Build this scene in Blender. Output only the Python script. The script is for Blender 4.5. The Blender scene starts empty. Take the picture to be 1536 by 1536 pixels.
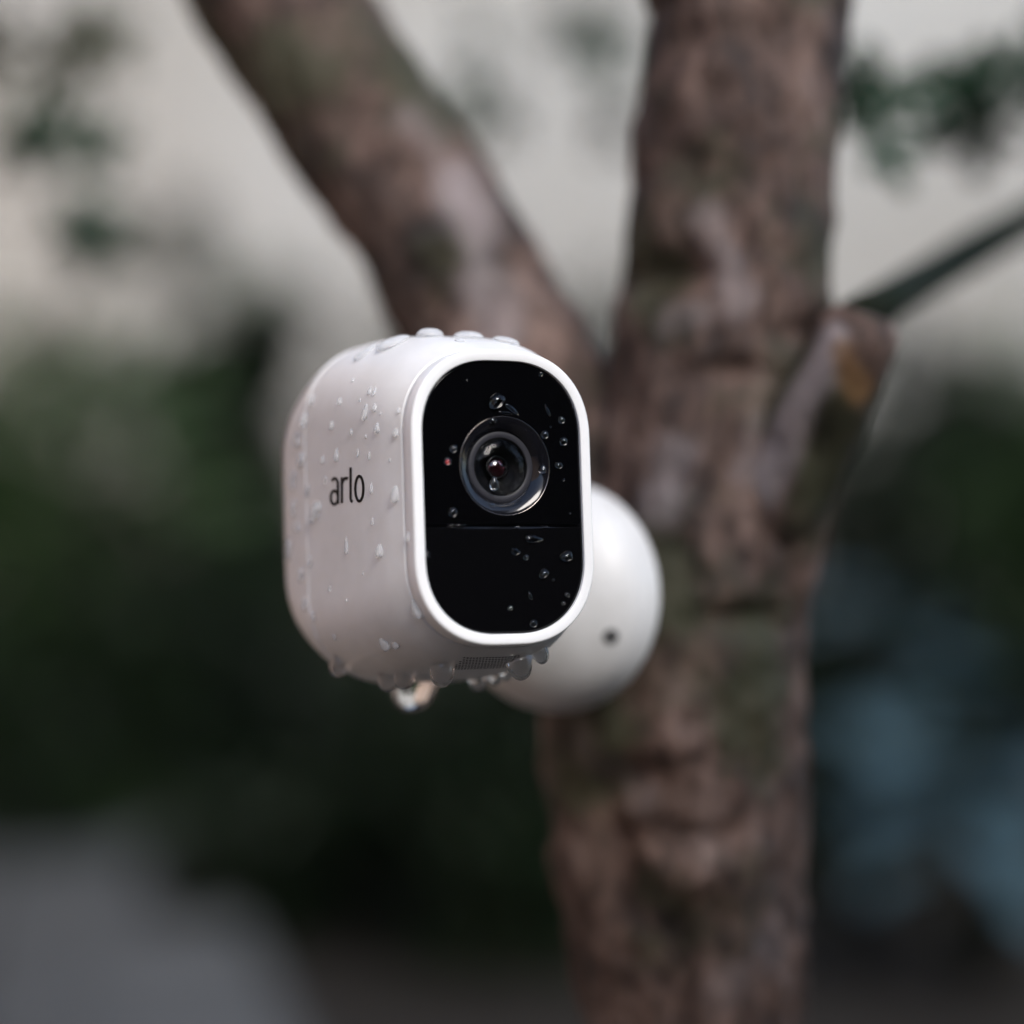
import bpy, bmesh, math, random
import numpy as np
from mathutils import Vector, Matrix, noise
from mathutils.bvhtree import BVHTree

R = math.radians
scene = bpy.context.scene
COL = scene.collection

# ------------------------------------------------------------------ camera
CAM_Z = 0.75
cam_data = bpy.data.cameras.new('photo_camera')
cam = bpy.data.objects.new('photo_camera', cam_data)
COL.objects.link(cam)
cam.location = (0, 0, CAM_Z)
cam.rotation_euler = (R(90), 0, 0)
cam_data.lens = 50
cam_data.sensor_fit = 'HORIZONTAL'
cam_data.sensor_width = 24
cam_data.clip_start = 0.02
cam_data.clip_end = 500
cam_data.dof.use_dof = True
cam_data.dof.focus_distance = 0.512
cam_data.dof.aperture_fstop = 1.8
cam_data.dof.aperture_blades = 0
scene.camera = cam

# ------------------------------------------------------------------ sky, sun, exposure
SUN_ELEV, SUN_AZ = R(40), R(30)          # azimuth: to the right of straight behind the viewer
world = bpy.data.worlds.new('World')
scene.world = world
world.use_nodes = True
wn, wl = world.node_tree.nodes, world.node_tree.links
wn.clear()
sky = wn.new('ShaderNodeTexSky')
sky.sky_type = 'NISHITA'
sky.sun_disc = False
sky.sun_elevation = SUN_ELEV
sky.sun_rotation = math.pi - SUN_AZ       # measured from +Y, clockwise seen from above
sky.air_density = 1.0
sky.dust_density = 1.0
sky.ozone_density = 1.0
bg = wn.new('ShaderNodeBackground')
bg.inputs['Strength'].default_value = 0.10
wo = wn.new('ShaderNodeOutputWorld')
wl.new(sky.outputs[0], bg.inputs[0])
wl.new(bg.outputs[0], wo.inputs[0])

sun_data = bpy.data.lights.new('sun', 'SUN')
sun_data.energy = 1.35
sun_data.angle = R(28)
sun_data.color = (1.0, 0.955, 0.90)
sun = bpy.data.objects.new('sun', sun_data)
COL.objects.link(sun)
to_sun = Vector((math.sin(SUN_AZ) * math.cos(SUN_ELEV), -math.cos(SUN_AZ) * math.cos(SUN_ELEV), math.sin(SUN_ELEV)))
sun.rotation_euler = to_sun.to_track_quat('Z', 'Y').to_euler()
sun.location = to_sun * 10

vs = scene.view_settings
vs.view_transform = 'Standard'
vs.look = 'None'
vs.exposure = 1.5
vs.gamma = 1.0
vs.use_curve_mapping = False
scene.cycles.use_denoising = True
scene.cycles.max_bounces = 7
scene.cycles.diffuse_bounces = 3
scene.cycles.glossy_bounces = 3
scene.cycles.transmission_bounces = 6
scene.cycles.adaptive_threshold = 0.03
scene.cycles.sample_clamp_indirect = 6.0

# ------------------------------------------------------------------ helpers
HALF = 0.24                                # tan of half the field of view

def P(px, py, d):
    """point of the place at depth d that the photograph shows near (px, py)"""
    return Vector(((px - 768) / 768 * HALF * d, d, CAM_Z - (py - 768) / 768 * HALF * d))

def tag(o, label=None, cat=None, group=None, kind=None):
    if label: o['label'] = label
    if cat: o['category'] = cat
    if group: o['group'] = group
    if kind: o['kind'] = kind
    return o

def link(name, me, mat=None, parent=None, smooth=True):
    o = bpy.data.objects.new(name, me)
    COL.objects.link(o)
    if mat is not None and len(me.materials) == 0:
        me.materials.append(mat)
    if parent is not None:
        o.parent = parent
    if smooth:
        me.polygons.foreach_set('use_smooth', [True] * len(me.polygons))
    return o

def mesh_obj(name, verts, faces, mat, parent=None, smooth=True):
    me = bpy.data.meshes.new(name)
    me.from_pydata([tuple(v) for v in verts], [], faces)
    me.update()
    return link(name, me, mat, parent, smooth)

def empty(name, loc=(0, 0, 0)):
    o = bpy.data.objects.new(name, None)
    COL.objects.link(o)
    o.location = loc
    o.empty_display_size = 0.05
    return o

def material(name, base, rough=0.5, spec=0.5, **kw):
    m = bpy.data.materials.new(name)
    m.use_nodes = True
    b = m.node_tree.nodes['Principled BSDF']
    b.inputs['Base Color'].default_value = (*base, 1)
    b.inputs['Roughness'].default_value = rough
    b.inputs['Specular IOR Level'].default_value = spec
    for k, v in kw.items():
        b.inputs[k].default_value = v
    return m

def nodes(m):
    return m.node_tree.nodes, m.node_tree.links, m.node_tree.nodes['Principled BSDF']

def noise_tex(m, scale, detail=6, rough=0.6, vec=None, stretch=None):
    n, l, b = nodes(m)
    tc = n.new('ShaderNodeTexCoord')
    t = n.new('ShaderNodeTexNoise')
    t.inputs['Scale'].default_value = scale
    t.inputs['Detail'].default_value = detail
    t.inputs['Roughness'].default_value = rough
    if stretch:
        mp = n.new('ShaderNodeMapping')
        mp.inputs['Scale'].default_value = stretch
        l.new(tc.outputs['Object'], mp.inputs[0])
        l.new(mp.outputs[0], t.inputs['Vector'])
    else:
        l.new(tc.outputs['Object'], t.inputs['Vector'])
    return t

def ramp(m, src, stops):
    n, l, b = nodes(m)
    r = n.new('ShaderNodeValToRGB')
    e = r.color_ramp.elements
    e[0].position, e[0].color = stops[0][0], (*stops[0][1], 1)
    e[1].position, e[1].color = stops[1][0], (*stops[1][1], 1)
    for p, c in stops[2:]:
        k = e.new(p)
        k.color = (*c, 1)
    l.new(src, r.inputs[0])
    return r

def mix(m, fac, a, b_):
    n, l, b = nodes(m)
    x = n.new('ShaderNodeMix')
    x.data_type = 'RGBA'
    for s, v in (('Factor', fac),):
        if isinstance(v, (int, float)): x.inputs[0].default_value = v
        else: l.new(v, x.inputs[0])
    for i, v in ((6, a), (7, b_)):
        if isinstance(v, tuple): x.inputs[i].default_value = (*v, 1)
        else: l.new(v, x.inputs[i])
    return x.outputs[2]

def bump(m, src, strength, dist):
    n, l, b = nodes(m)
    k = n.new('ShaderNodeBump')
    k.inputs['Strength'].default_value = strength
    k.inputs['Distance'].default_value = dist
    l.new(src, k.inputs['Height'])
    l.new(k.outputs[0], b.inputs['Normal'])

def base_to(m, out):
    n, l, b = nodes(m)
    l.new(out, b.inputs['Base Color'])

# ------------------------------------------------------------------ materials
M = {}
M['white'] = material('white_plastic', (0.74, 0.73, 0.72), 0.36, 0.45)
t = noise_tex(M['white'], 9000, 2)
bump(M['white'], t.outputs[0], 0.10, 0.00002)
t2 = noise_tex(M['white'], 60, 5)
base_to(M['white'], ramp(M['white'], t2.outputs[0], [(0.3, (0.70, 0.69, 0.675)), (0.65, (0.77, 0.765, 0.76))]).outputs[0])
M['bezel'] = material('white_gloss_plastic', (0.82, 0.82, 0.82), 0.28, 0.5)
t = noise_tex(M['bezel'], 9000, 2)
bump(M['bezel'], t.outputs[0], 0.06, 0.00002)
M['mount'] = material('white_satin_plastic', (0.74, 0.74, 0.74), 0.42, 0.45)
t2 = noise_tex(M['mount'], 45, 5)
base_to(M['mount'], ramp(M['mount'], t2.outputs[0], [(0.3, (0.60, 0.592, 0.58)), (0.7, (0.72, 0.715, 0.71))]).outputs[0])
M['panel'] = material('black_gloss_panel', (0.0015, 0.0015, 0.002), 0.03, 0.30)
M['panel_low'] = material('black_satin_panel', (0.0025, 0.0025, 0.003), 0.10, 0.22)
M['black'] = material('black_plastic', (0.003, 0.003, 0.0035), 0.5, 0.2)
M['cone'] = material('black_polished_cone', (0.006, 0.006, 0.008), 0.09, 0.45)
M['grey_ring'] = material('grey_ring', (0.024, 0.024, 0.030), 0.5, 0.2)
M['rim'] = material('dark_chrome', (0.18, 0.16, 0.15), 0.20, 0.5, Metallic=1.0)
M['ink'] = material('black_ink', (0.004, 0.004, 0.005), 0.6, 0.15)
M['hole'] = material('dark_hole', (0.012, 0.012, 0.013), 0.7, 0.3)
M['mount_hole'] = material('grey_recess', (0.07, 0.07, 0.072), 0.6, 0.3)
M['glass'] = material('lens_glass', (1, 1, 1), 0.0, 0.5, IOR=1.16)
M['glass'].node_tree.nodes['Principled BSDF'].inputs['Transmission Weight'].default_value = 1.0
M['coated'] = material('coated_glass', (0.020, 0.004, 0.006), 0.03, 1.0)
M['led'] = material('red_filter', (0.22, 0.008, 0.012), 0.15, 0.5)
M['water'] = material('water', (1, 1, 1), 0.0, 0.5, IOR=1.45)
M['water'].node_tree.nodes['Principled BSDF'].inputs['Transmission Weight'].default_value = 1.0

w = M['bead'] = bpy.data.materials.new('whitened_rain_bead')
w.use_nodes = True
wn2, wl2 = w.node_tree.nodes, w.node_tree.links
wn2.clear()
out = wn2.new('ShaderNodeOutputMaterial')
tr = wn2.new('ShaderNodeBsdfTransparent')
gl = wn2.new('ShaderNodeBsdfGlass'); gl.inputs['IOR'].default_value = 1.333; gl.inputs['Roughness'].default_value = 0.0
di = wn2.new('ShaderNodeBsdfDiffuse'); di.inputs['Color'].default_value = (0.86, 0.88, 0.90, 1)  # white diffuse mixed in, standing in for light the drops would focus
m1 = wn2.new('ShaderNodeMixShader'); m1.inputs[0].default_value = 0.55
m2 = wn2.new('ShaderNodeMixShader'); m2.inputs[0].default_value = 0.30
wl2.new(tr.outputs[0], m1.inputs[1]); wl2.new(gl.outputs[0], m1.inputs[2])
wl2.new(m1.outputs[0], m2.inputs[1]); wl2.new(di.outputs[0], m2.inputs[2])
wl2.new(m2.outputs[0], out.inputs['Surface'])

# bark
b = M['bark'] = material('bark', (0.12, 0.09, 0.075), 0.62, 0.4)
n1 = noise_tex(b, 44, 5, 0.55, stretch=(1, 1, 0.75))
c1 = ramp(b, n1.outputs[0], [(0.34, (0.012, 0.007, 0.005)), (0.45, (0.056, 0.033, 0.025)), (0.56, (0.108, 0.069, 0.055)), (0.70, (0.180, 0.128, 0.112))])
n2 = noise_tex(b, 22, 4, 0.5)
mossmask = ramp(b, n2.outputs[0], [(0.51, (0, 0, 0)), (0.62, (0.85, 0.85, 0.85))])
n3 = noise_tex(b, 9, 3, 0.5)
moss = mix(b, n3.outputs[0], (0.022, 0.030, 0.011), (0.042, 0.036, 0.014))
wear = b.node_tree.nodes.new('ShaderNodeAttribute')
wear.attribute_name = 'wear'
wsep = b.node_tree.nodes.new('ShaderNodeSeparateColor')
b.node_tree.links.new(wear.outputs['Color'], wsep.inputs[0])
nw = noise_tex(b, 70, 5, 0.6, stretch=(1, 1, 0.35))
palec = ramp(b, nw.outputs[0], [(0.3, (0.15, 0.12, 0.118)), (0.65, (0.29, 0.25, 0.25))])
nf = noise_tex(b, 190, 6, 0.7, stretch=(1, 1, 0.5))
grain = ramp(b, nf.outputs[0], [(0.36, (0.30, 0.25, 0.22)), (0.60, (1.45, 1.42, 1.40))])
gm = b.node_tree.nodes.new('ShaderNodeMix')
gm.data_type = 'RGBA'
gm.blend_type = 'MULTIPLY'
gm.inputs[0].default_value = 0.85
b.node_tree.links.new(c1.outputs[0], gm.inputs[6])
b.node_tree.links.new(grain.outputs[0], gm.inputs[7])
c0 = mix(b, mossmask.outputs[0], gm.outputs[2], moss)
c0 = mix(b, wsep.outputs[0], c0, palec.outputs[0])
base_to(b, mix(b, wsep.outputs[1], c0, (0.26, 0.135, 0.050)))
nb = noise_tex(b, 120, 8, 0.7, stretch=(1, 1, 0.6))
bump(b, nb.outputs[0], 0.8, 0.003)

m = M['green_stem'] = material('green_stem', (0.02, 0.032, 0.014), 0.7, 0.12)
t = noise_tex(m, 60, 4)
base_to(m, ramp(m, t.outputs[0], [(0.3, (0.003, 0.005, 0.002)), (0.7, (0.009, 0.015, 0.005))]).outputs[0])

def leaf_mat(name, dark, light, scale, rough=0.38):
    m = material(name, dark, rough, 0.14)
    t = noise_tex(m, scale, 3)
    base_to(m, ramp(m, t.outputs[0], [(0.32, dark), (0.68, light)]).outputs[0])
    return m
M['leaf_dark'] = leaf_mat('dark_evergreen_leaf', (0.002, 0.0045, 0.0018), (0.012, 0.022, 0.010), 4)
M['leaf_mid'] = leaf_mat('mid_green_leaf', (0.004, 0.010, 0.003), (0.052, 0.092, 0.036), 5)
M['leaf_ivy'] = leaf_mat('ivy_leaf', (0.005, 0.020, 0.009), (0.015, 0.046, 0.020), 20, 0.6)
M['leaf_blue'] = leaf_mat('blue_green_leaf', (0.026, 0.052, 0.064), (0.070, 0.120, 0.145), 8, 0.30)
M['leaf_olive'] = leaf_mat('olive_leaf', (0.020, 0.024, 0.010), (0.05, 0.055, 0.025), 12)

m = M['plaster'] = material('pale_plaster', (0.5, 0.49, 0.47), 0.85, 0.2)
t = noise_tex(m, 1.1, 5, 0.55)
c = ramp(m, t.outputs[0], [(0.32, (0.27, 0.252, 0.222)), (0.62, (0.385, 0.376, 0.356))])
t2 = noise_tex(m, 9, 6, 0.6)
base_to(m, mix(m, 0.25, c.outputs[0], ramp(m, t2.outputs[0], [(0.3, (0.24, 0.225, 0.20)), (0.7, (0.42, 0.41, 0.39))]).outputs[0]))
bump(m, noise_tex(m, 160, 4).outputs[0], 0.4, 0.004)
m = M['tan'] = material('tan_render', (0.36, 0.25, 0.18), 0.85, 0.2)
t = noise_tex(m, 1.6, 6, 0.6)
base_to(m, ramp(m, t.outputs[0], [(0.3, (0.56, 0.38, 0.28)), (0.7, (0.70, 0.51, 0.39))]).outputs[0])
m = M['soil'] = material('wet_soil', (0.03, 0.026, 0.022), 0.8, 0.15)
t = noise_tex(m, 7, 9, 0.7)
base_to(m, ramp(m, t.outputs[0], [(0.3, (0.010, 0.009, 0.008)), (0.55, (0.034, 0.030, 0.026)), (0.75, (0.066, 0.060, 0.053))]).outputs[0])
bump(m, noise_tex(m, 26, 9, 0.7).outputs[0], 0.9, 0.03)
m = M['bounce_patio'] = material('wet_concrete', (0.36, 0.33, 0.29), 0.7, 0.3)
t = noise_tex(m, 5, 8, 0.65)
base_to(m, ramp(m, t.outputs[0], [(0.3, (0.045, 0.039, 0.033)), (0.7, (0.080, 0.071, 0.061))]).outputs[0])
m = M['slab'] = material('grey_paving', (0.14, 0.145, 0.145), 0.6, 0.25)
t = noise_tex(m, 3.5, 8, 0.65)
base_to(m, ramp(m, t.outputs[0], [(0.3, (0.036, 0.039, 0.040)), (0.52, (0.072, 0.076, 0.078)), (0.7, (0.105, 0.110, 0.112))]).outputs[0])

# ------------------------------------------------------------------ the setting
def sheet(name, x0, x1, y0, y1, z, nx, ny, amp, mat):
    vs_, fs = [], []
    for j in range(ny + 1):
        for i in range(nx + 1):
            x = x0 + (x1 - x0) * i / nx
            y = y0 + (y1 - y0) * j / ny
            vs_.append((x, y, z + amp * noise.noise(Vector((x * 1.3, y * 1.3, 0.3)))))
    for j in range(ny):
        for i in range(nx):
            a = j * (nx + 1) + i
            fs.append((a, a + 1, a + nx + 2, a + nx + 1))
    return mesh_obj(name, vs_, fs, mat)

ground = sheet('ground', -60, 60, -60, 60, -0.02, 150, 150, 0.03, M['soil'])
tag(ground, 'dark wet soil of the garden', 'ground', kind='structure')

def box_mesh(name, x0, x1, y0, y1, z0, z1, bev=0.0):
    bm = bmesh.new()
    bmesh.ops.create_cube(bm, size=1)
    for v in bm.verts:
        v.co = Vector((x0 + (v.co.x + .5) * (x1 - x0), y0 + (v.co.y + .5) * (y1 - y0), z0 + (v.co.z + .5) * (z1 - z0)))
    if bev:
        bmesh.ops.bevel(bm, geom=bm.edges[:], offset=bev, segments=2, affect='EDGES', profile=0.6)
    me = bpy.data.meshes.new(name)
    bm.to_mesh(me)
    bm.free()
    return me

# paving in the lower left: slabs laid in a bed
paving = link('paving', box_mesh('paving', -1.36, 0, -0.9, 2.35, -0.12, 0.004), M['soil'], smooth=False)
paving.location = (-0.32, 3.1, 0)
paving.rotation_euler = (0, 0, R(12.5))
tag(paving, 'wet grey paving at the lower left', 'paving', kind='structure')
rs = random.Random(4)
for i in range(3):
    for j in range(7):
        me = box_mesh('slab', -0.22, 0.22, -0.212, 0.212, 0, 0.042, 0.006)
        s = link('slab', me, M['slab'], paving, smooth=False)
        s.location = (-0.235 - i * 0.455, -0.66 + j * 0.438, 0.002 + rs.uniform(0, 0.004))
        s.rotation_euler = (R(rs.uniform(-.4, .4)), R(rs.uniform(-.4, .4)), R(rs.uniform(-.5, .5)))

bounce_patio = link('bounce_patio', box_mesh('bounce_patio', -1.70, 1.5, -2.2, 2.05, -0.12, 0.03, 0.01), M['bounce_patio'], smooth=False)  # unseen floor added to bounce light onto the underside and mount
tag(bounce_patio, 'unseen wet concrete floor added below the picture to bounce light up', 'bounce_patio', kind='structure')

house = empty('house', (0, 6.5, 0))
tag(house, 'pale grey plastered house wall behind the shrubs and the tree', 'house')
w = link('wall', box_mesh('wall', -7.5, 7.5, 0, 0.3, -0.1, 4.2, 0.01), M['plaster'], house, smooth=False)
w = link('plinth', box_mesh('plinth', -7.5, 7.5, -0.03, -0.002, -0.1, 0.35, 0.008), M['slab'], house, smooth=False)
w = link('added_bounce_wall', box_mesh('added_bounce_wall', -2.05, -1.75, -9.5, -0.05, -0.1, 2.5, 0.01), M['tan'], house, smooth=False)  # unseen wall added to bounce warm light onto the pale side

# ------------------------------------------------------------------ foliage
def leaf_cloud(name, blobs, n, size, mat, parent, seed, droop=0.3, shell=0.55, aspect=0.5, kind=None):
    """n folded leaves spread through a few ellipsoids (centre, radii), clumped"""
    rng = np.random.default_rng(seed)
    vol = np.array([bl[1][0] * bl[1][1] * bl[1][2] for bl in blobs]) ** 0.7
    idx = rng.choice(len(blobs), n, p=vol / vol.sum())
    C = np.array([bl[0] for bl in blobs])[idx]
    Rr = np.array([bl[1] for bl in blobs])[idx]
    d = rng.normal(size=(n, 3))
    d /= np.linalg.norm(d, axis=1)[:, None]
    rad = shell + (1 - shell) * rng.random(n) ** 0.6
    rad *= 1 + 0.16 * np.sin(d[:, 0] * 7 + idx) * np.sin(d[:, 2] * 8 + idx * 2) + 0.10 * rng.normal(size=n)
    p = C + Rr * d * rad[:, None]
    out = d + 0.7 * rng.normal(size=(n, 3))
    out[:, 2] -= droop
    out /= np.linalg.norm(out, axis=1)[:, None]
    side = np.cross(out, rng.normal(size=(n, 3)))
    side /= np.linalg.norm(side, axis=1)[:, None] + 1e-9
    up = np.cross(side, out)
    L = size * rng.uniform(0.6, 1.25, n)[:, None]
    W = L * aspect * 0.5
    v = np.empty((n, 6, 3))
    v[:, 0] = p
    v[:, 1] = p + out * L * 0.45 + side * W + up * L * 0.10
    v[:, 2] = p + out * L
    v[:, 3] = p + out * L * 0.45 - side * W + up * L * 0.10
    v[:, 4] = p + out * L * 0.20 + side * W * 0.7 + up * L * 0.06
    v[:, 5] = p + out * L * 0.20 - side * W * 0.7 + up * L * 0.06
    me = bpy.data.meshes.new(name)
    me.vertices.add(n * 6)
    me.vertices.foreach_set('co', v.reshape(-1))
    base = (np.arange(n) * 6)[:, None]
    quads = np.concatenate([base + np.array([[0, 4, 1, 2]]), base + np.array([[0, 2, 3, 5]])], axis=1).reshape(-1)
    me.loops.add(n * 8)
    me.loops.foreach_set('vertex_index', quads.astype(np.int32))
    me.polygons.add(n * 2)
    me.polygons.foreach_set('loop_start', np.arange(0, n * 8, 4, dtype=np.int32))
    me.update(calc_edges=True)
    o = link(name, me, mat, parent, smooth=False)
    if kind: o['kind'] = kind
    return o

def tube_mesh(name, pts, radii, seg=10, jitter=0.0, seed=0):
    pts = [Vector(p) for p in pts]
    vs_, fs = [], []
    prev = None
    for i, p in enumerate(pts):
        tdir = (pts[min(i + 1, len(pts) - 1)] - pts[max(i - 1, 0)]).normalized()
        a = prev if prev is not None else (Vector((1, 0, 0)) if abs(tdir.x) < 0.8 else Vector((0, 1, 0)))
        a = (a - tdir * a.dot(tdir)).normalized()
        prev = a
        bvec = tdir.cross(a)
        for k in range(seg):
            an = 2 * math.pi * k / seg
            rr = radii[i]
            if jitter:
                q = p + (a * math.cos(an) + bvec * math.sin(an)) * rr
                rr *= 1 + jitter * noise.noise(q * (0.9 / max(radii[0], .004)) + Vector((seed, 0, 0)))
            vs_.append(p + (a * math.cos(an) + bvec * math.sin(an)) * rr)
    for i in range(len(pts) - 1):
        for k in range(seg):
            a0 = i * seg + k
            a1 = i * seg + (k + 1) % seg
            fs.append((a0, a1, a1 + seg, a0 + seg))
    fs.append(tuple(range(seg))[::-1])
    fs.append(tuple(range((len(pts) - 1) * seg, len(pts) * seg)))
    me = bpy.data.meshes.new(name)
    me.from_pydata([tuple(v) for v in vs_], [], fs)
    me.update()
    return me

def shrub(label, x, y, w, h, n, size, mat, seed, group, dy=None, low=0.12, name='shrub', reach=1.22):
    rg = random.Random(seed)
    e = empty(name, (x, y, 0))
    tag(e, label, 'shrub', group)
    blobs = []
    for k in range(9):
        zz = h * (low + (0.86 - low) * rg.random() ** 0.8)
        rr = w * rg.uniform(0.20, 0.34)
        spread = w * 0.30
        blobs.append(((rg.uniform(-1, 1) * spread, rg.uniform(-1, 1) * (dy or spread), zz), (rr, rr, min(rr, h * 0.3))))
    for k in range(7):
        rr = w * rg.uniform(0.06, 0.13)
        blobs.append(((rg.uniform(-1, 1) * w * .45, rg.uniform(-.3, .3) * w, h * rg.uniform(.80, reach)), (rr, rr, rr * 1.8)))
    leaf_cloud('foliage', blobs, n, size, mat, e, seed, kind='stuff')
    for k in range(4):
        bl = blobs[k][0]
        pts = [(bl[0] * s * 0.9 + rg.uniform(-.01, .01), bl[1] * s, -0.05 + (bl[2] + 0.05) * s) for s in (0, .3, .6, 1)]
        link('stem', tube_mesh('stem', pts, [0.016, 0.013, 0.010, 0.006], 8), M['bark'], e)
    return e

def atx(px, d): return (px - 768) / 768 * HALF * d

GB = 'shrubs in front of the pale wall'
shrub('tall dark green shrub at the left edge before the pale wall', atx(40, 5.1), 5.1, 1.05, 1.06, 3000, 0.10, M['leaf_mid'], 11, GB)
shrub('dark evergreen shrub just left of the white camera, reaching its top', atx(375, 5.3), 5.3, 0.42, 1.22, 3800, 0.075, M['leaf_dark'], 12, GB)
shrub('dark shrub hidden mostly behind the white camera and the trunk', atx(760, 5.5), 5.5, 1.0, 1.06, 4200, 0.075, M['leaf_dark'], 13, GB)
shrub('dark green shrub right of the trunk before the pale wall', atx(1330, 5.2), 5.2, 0.95, 1.02, 5200, 0.08, M['leaf_dark'], 14, GB)
shrub('green shrub at the right edge of the picture', atx(1640, 5.0), 5.0, 0.8, 0.94, 4000, 0.08, M['leaf_mid'], 15, GB)
shrub('leafy young shrub standing close to the right of the tree', 0.60, 0.14, 0.58, 1.30, 7000, 0.055, M['leaf_mid'], 19, 'shrub added for shade', reach=1.04)  # shrub added out of view to shade the lower trunk
shrub('low near black shrub beneath the white camera, left of the trunk', atx(690, 3.7), 3.7, 0.66, 0.42, 5200, 0.05, M['leaf_dark'], 17, 'low dark shrubs', low=0.05, name='low_shrub')
shrub('low dark shrub at the far left edge of the grey paving', atx(-10, 4.5), 4.5, 0.5, 0.40, 2600, 0.05, M['leaf_dark'], 20, 'low dark shrubs', low=0.05, name='low_shrub')
shrub('small dark plant on the right edge of the grey paving', atx(395, 3.8), 3.8, 0.34, 0.17, 1800, 0.045, M['leaf_dark'], 21, 'low dark shrubs', low=0.05, name='low_shrub')
shrub('near black shrub below the left shrubs, behind the paving', atx(260, 4.9), 4.9, 0.70, 0.60, 4600, 0.05, M['leaf_dark'], 23, 'low dark shrubs', low=0.08, name='low_shrub')
shrub('low near black shrub behind the foot of the trunk', atx(980, 4.1), 4.1, 0.8, 0.45, 4200, 0.05, M['leaf_dark'], 18, 'low dark shrubs', low=0.05, name='low_shrub')

# broad-leaved blue-green plants
def broad_leaf_mesh(L, W):
    vs_, fs = [], []
    nu, nv = 8, 4
    for i in range(nu + 1):
        u = i / nu
        wid = W * math.sin(math.pi * min(1, u * 0.94 + 0.06)) ** 0.8
        for j in range(nv + 1):
            s = (j / nv - .5) * 2
            vs_.append((s * wid * .5, u * L, 0.10 * L * u - 0.30 * L * u * u + 0.16 * W * abs(s) * (1 - u)))
    for i in range(nu):
        for j in range(nv):
            a = i * (nv + 1) + j
            fs.append((a, a + 1, a + nv + 2, a + nv + 1))
    me = bpy.data.meshes.new('leaf')
    me.from_pydata(vs_, [], fs)
    me.update()
    return me
broad = broad_leaf_mesh(0.17, 0.11)
broad.materials.append(M['leaf_blue'])
broad.polygons.foreach_set('use_smooth', [True] * len(broad.polygons))

def hosta(label, x, y, h, r, n, seed):
    rg = random.Random(seed)
    e = empty('broad_leaved_plant', (x, y, 0))
    tag(e, label, 'plant', 'broad leaved plants in the soil')
    for k in range(n):
        an = 2 * math.pi * (k * 0.381966 + rg.uniform(-.03, .03))
        t_ = (k + .5) / n
        base = Vector((0.03 * math.cos(an), 0.03 * math.sin(an), 0))
        tip = Vector((r * t_ * .75 * math.cos(an), r * t_ * .75 * math.sin(an), h * (1 - .55 * t_ * t_) * rg.uniform(.85, 1.05)))
        mid = base.lerp(tip, .5) + Vector((0, 0, h * .12))
        st = link('stalk', tube_mesh('stalk', [base, mid, tip], [.005, .004, .003], 6), M['green_stem'], e)
        lf = bpy.data.objects.new('leaf', broad)
        COL.objects.link(lf)
        lf.parent = e
        lf.location = tip
        lf.rotation_euler = (R(rg.uniform(-10, 25)), R(rg.uniform(-12, 12)), an - math.pi / 2)
        s = rg.uniform(.75, 1.2)
        lf.scale = (s, s, s)

hosta('broad leaved blue green plant close to the right side of the trunk', atx(1310, 3.7), 3.7, 0.60, 0.24, 22, 1)
hosta('broad leaved blue green plant low at the right edge', atx(1480, 3.4), 3.4, 0.37, 0.26, 24, 2)

# unseen hedges added behind the viewer to keep the black panel's reflections dark
def hedge(label, x, y, rz, length, thick, h, n, seed):
    e = empty('hedge', (x, y, 0))
    e.rotation_euler = (0, 0, rz)
    tag(e, label, 'hedge', 'unseen hedges added behind the viewer')
    rg = random.Random(seed)
    blobs = []
    nx = int(length / 0.5)
    for i in range(nx):
        for k in range(int(h / 0.45)):
            blobs.append(((-length / 2 + (i + .5) * length / nx + rg.uniform(-.1, .1), rg.uniform(-.08, .08), 0.25 + k * 0.45 + rg.uniform(-.08, .08)),
                          (0.36, thick * .5, 0.34)))
    leaf_cloud('foliage', blobs, n, 0.20, M['leaf_dark'], e, seed, kind='stuff', shell=0.3, aspect=0.6)
    core = link('stem', box_mesh('stem', -length / 2 + .1, length / 2 - .1, -thick * .18, thick * .18, 0, h - .35, .05), M['green_stem'], e, smooth=False)
hedge('tall dark hedge added unseen behind the viewer to the right', 2.05, -2.35, R(34), 7.0, 0.8, 2.6, 8000, 31)
hedge('tall dark hedge added unseen behind the viewer to the left', -2.3, -3.6, R(-18), 4.6, 0.8, 2.6, 5500, 32)

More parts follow.
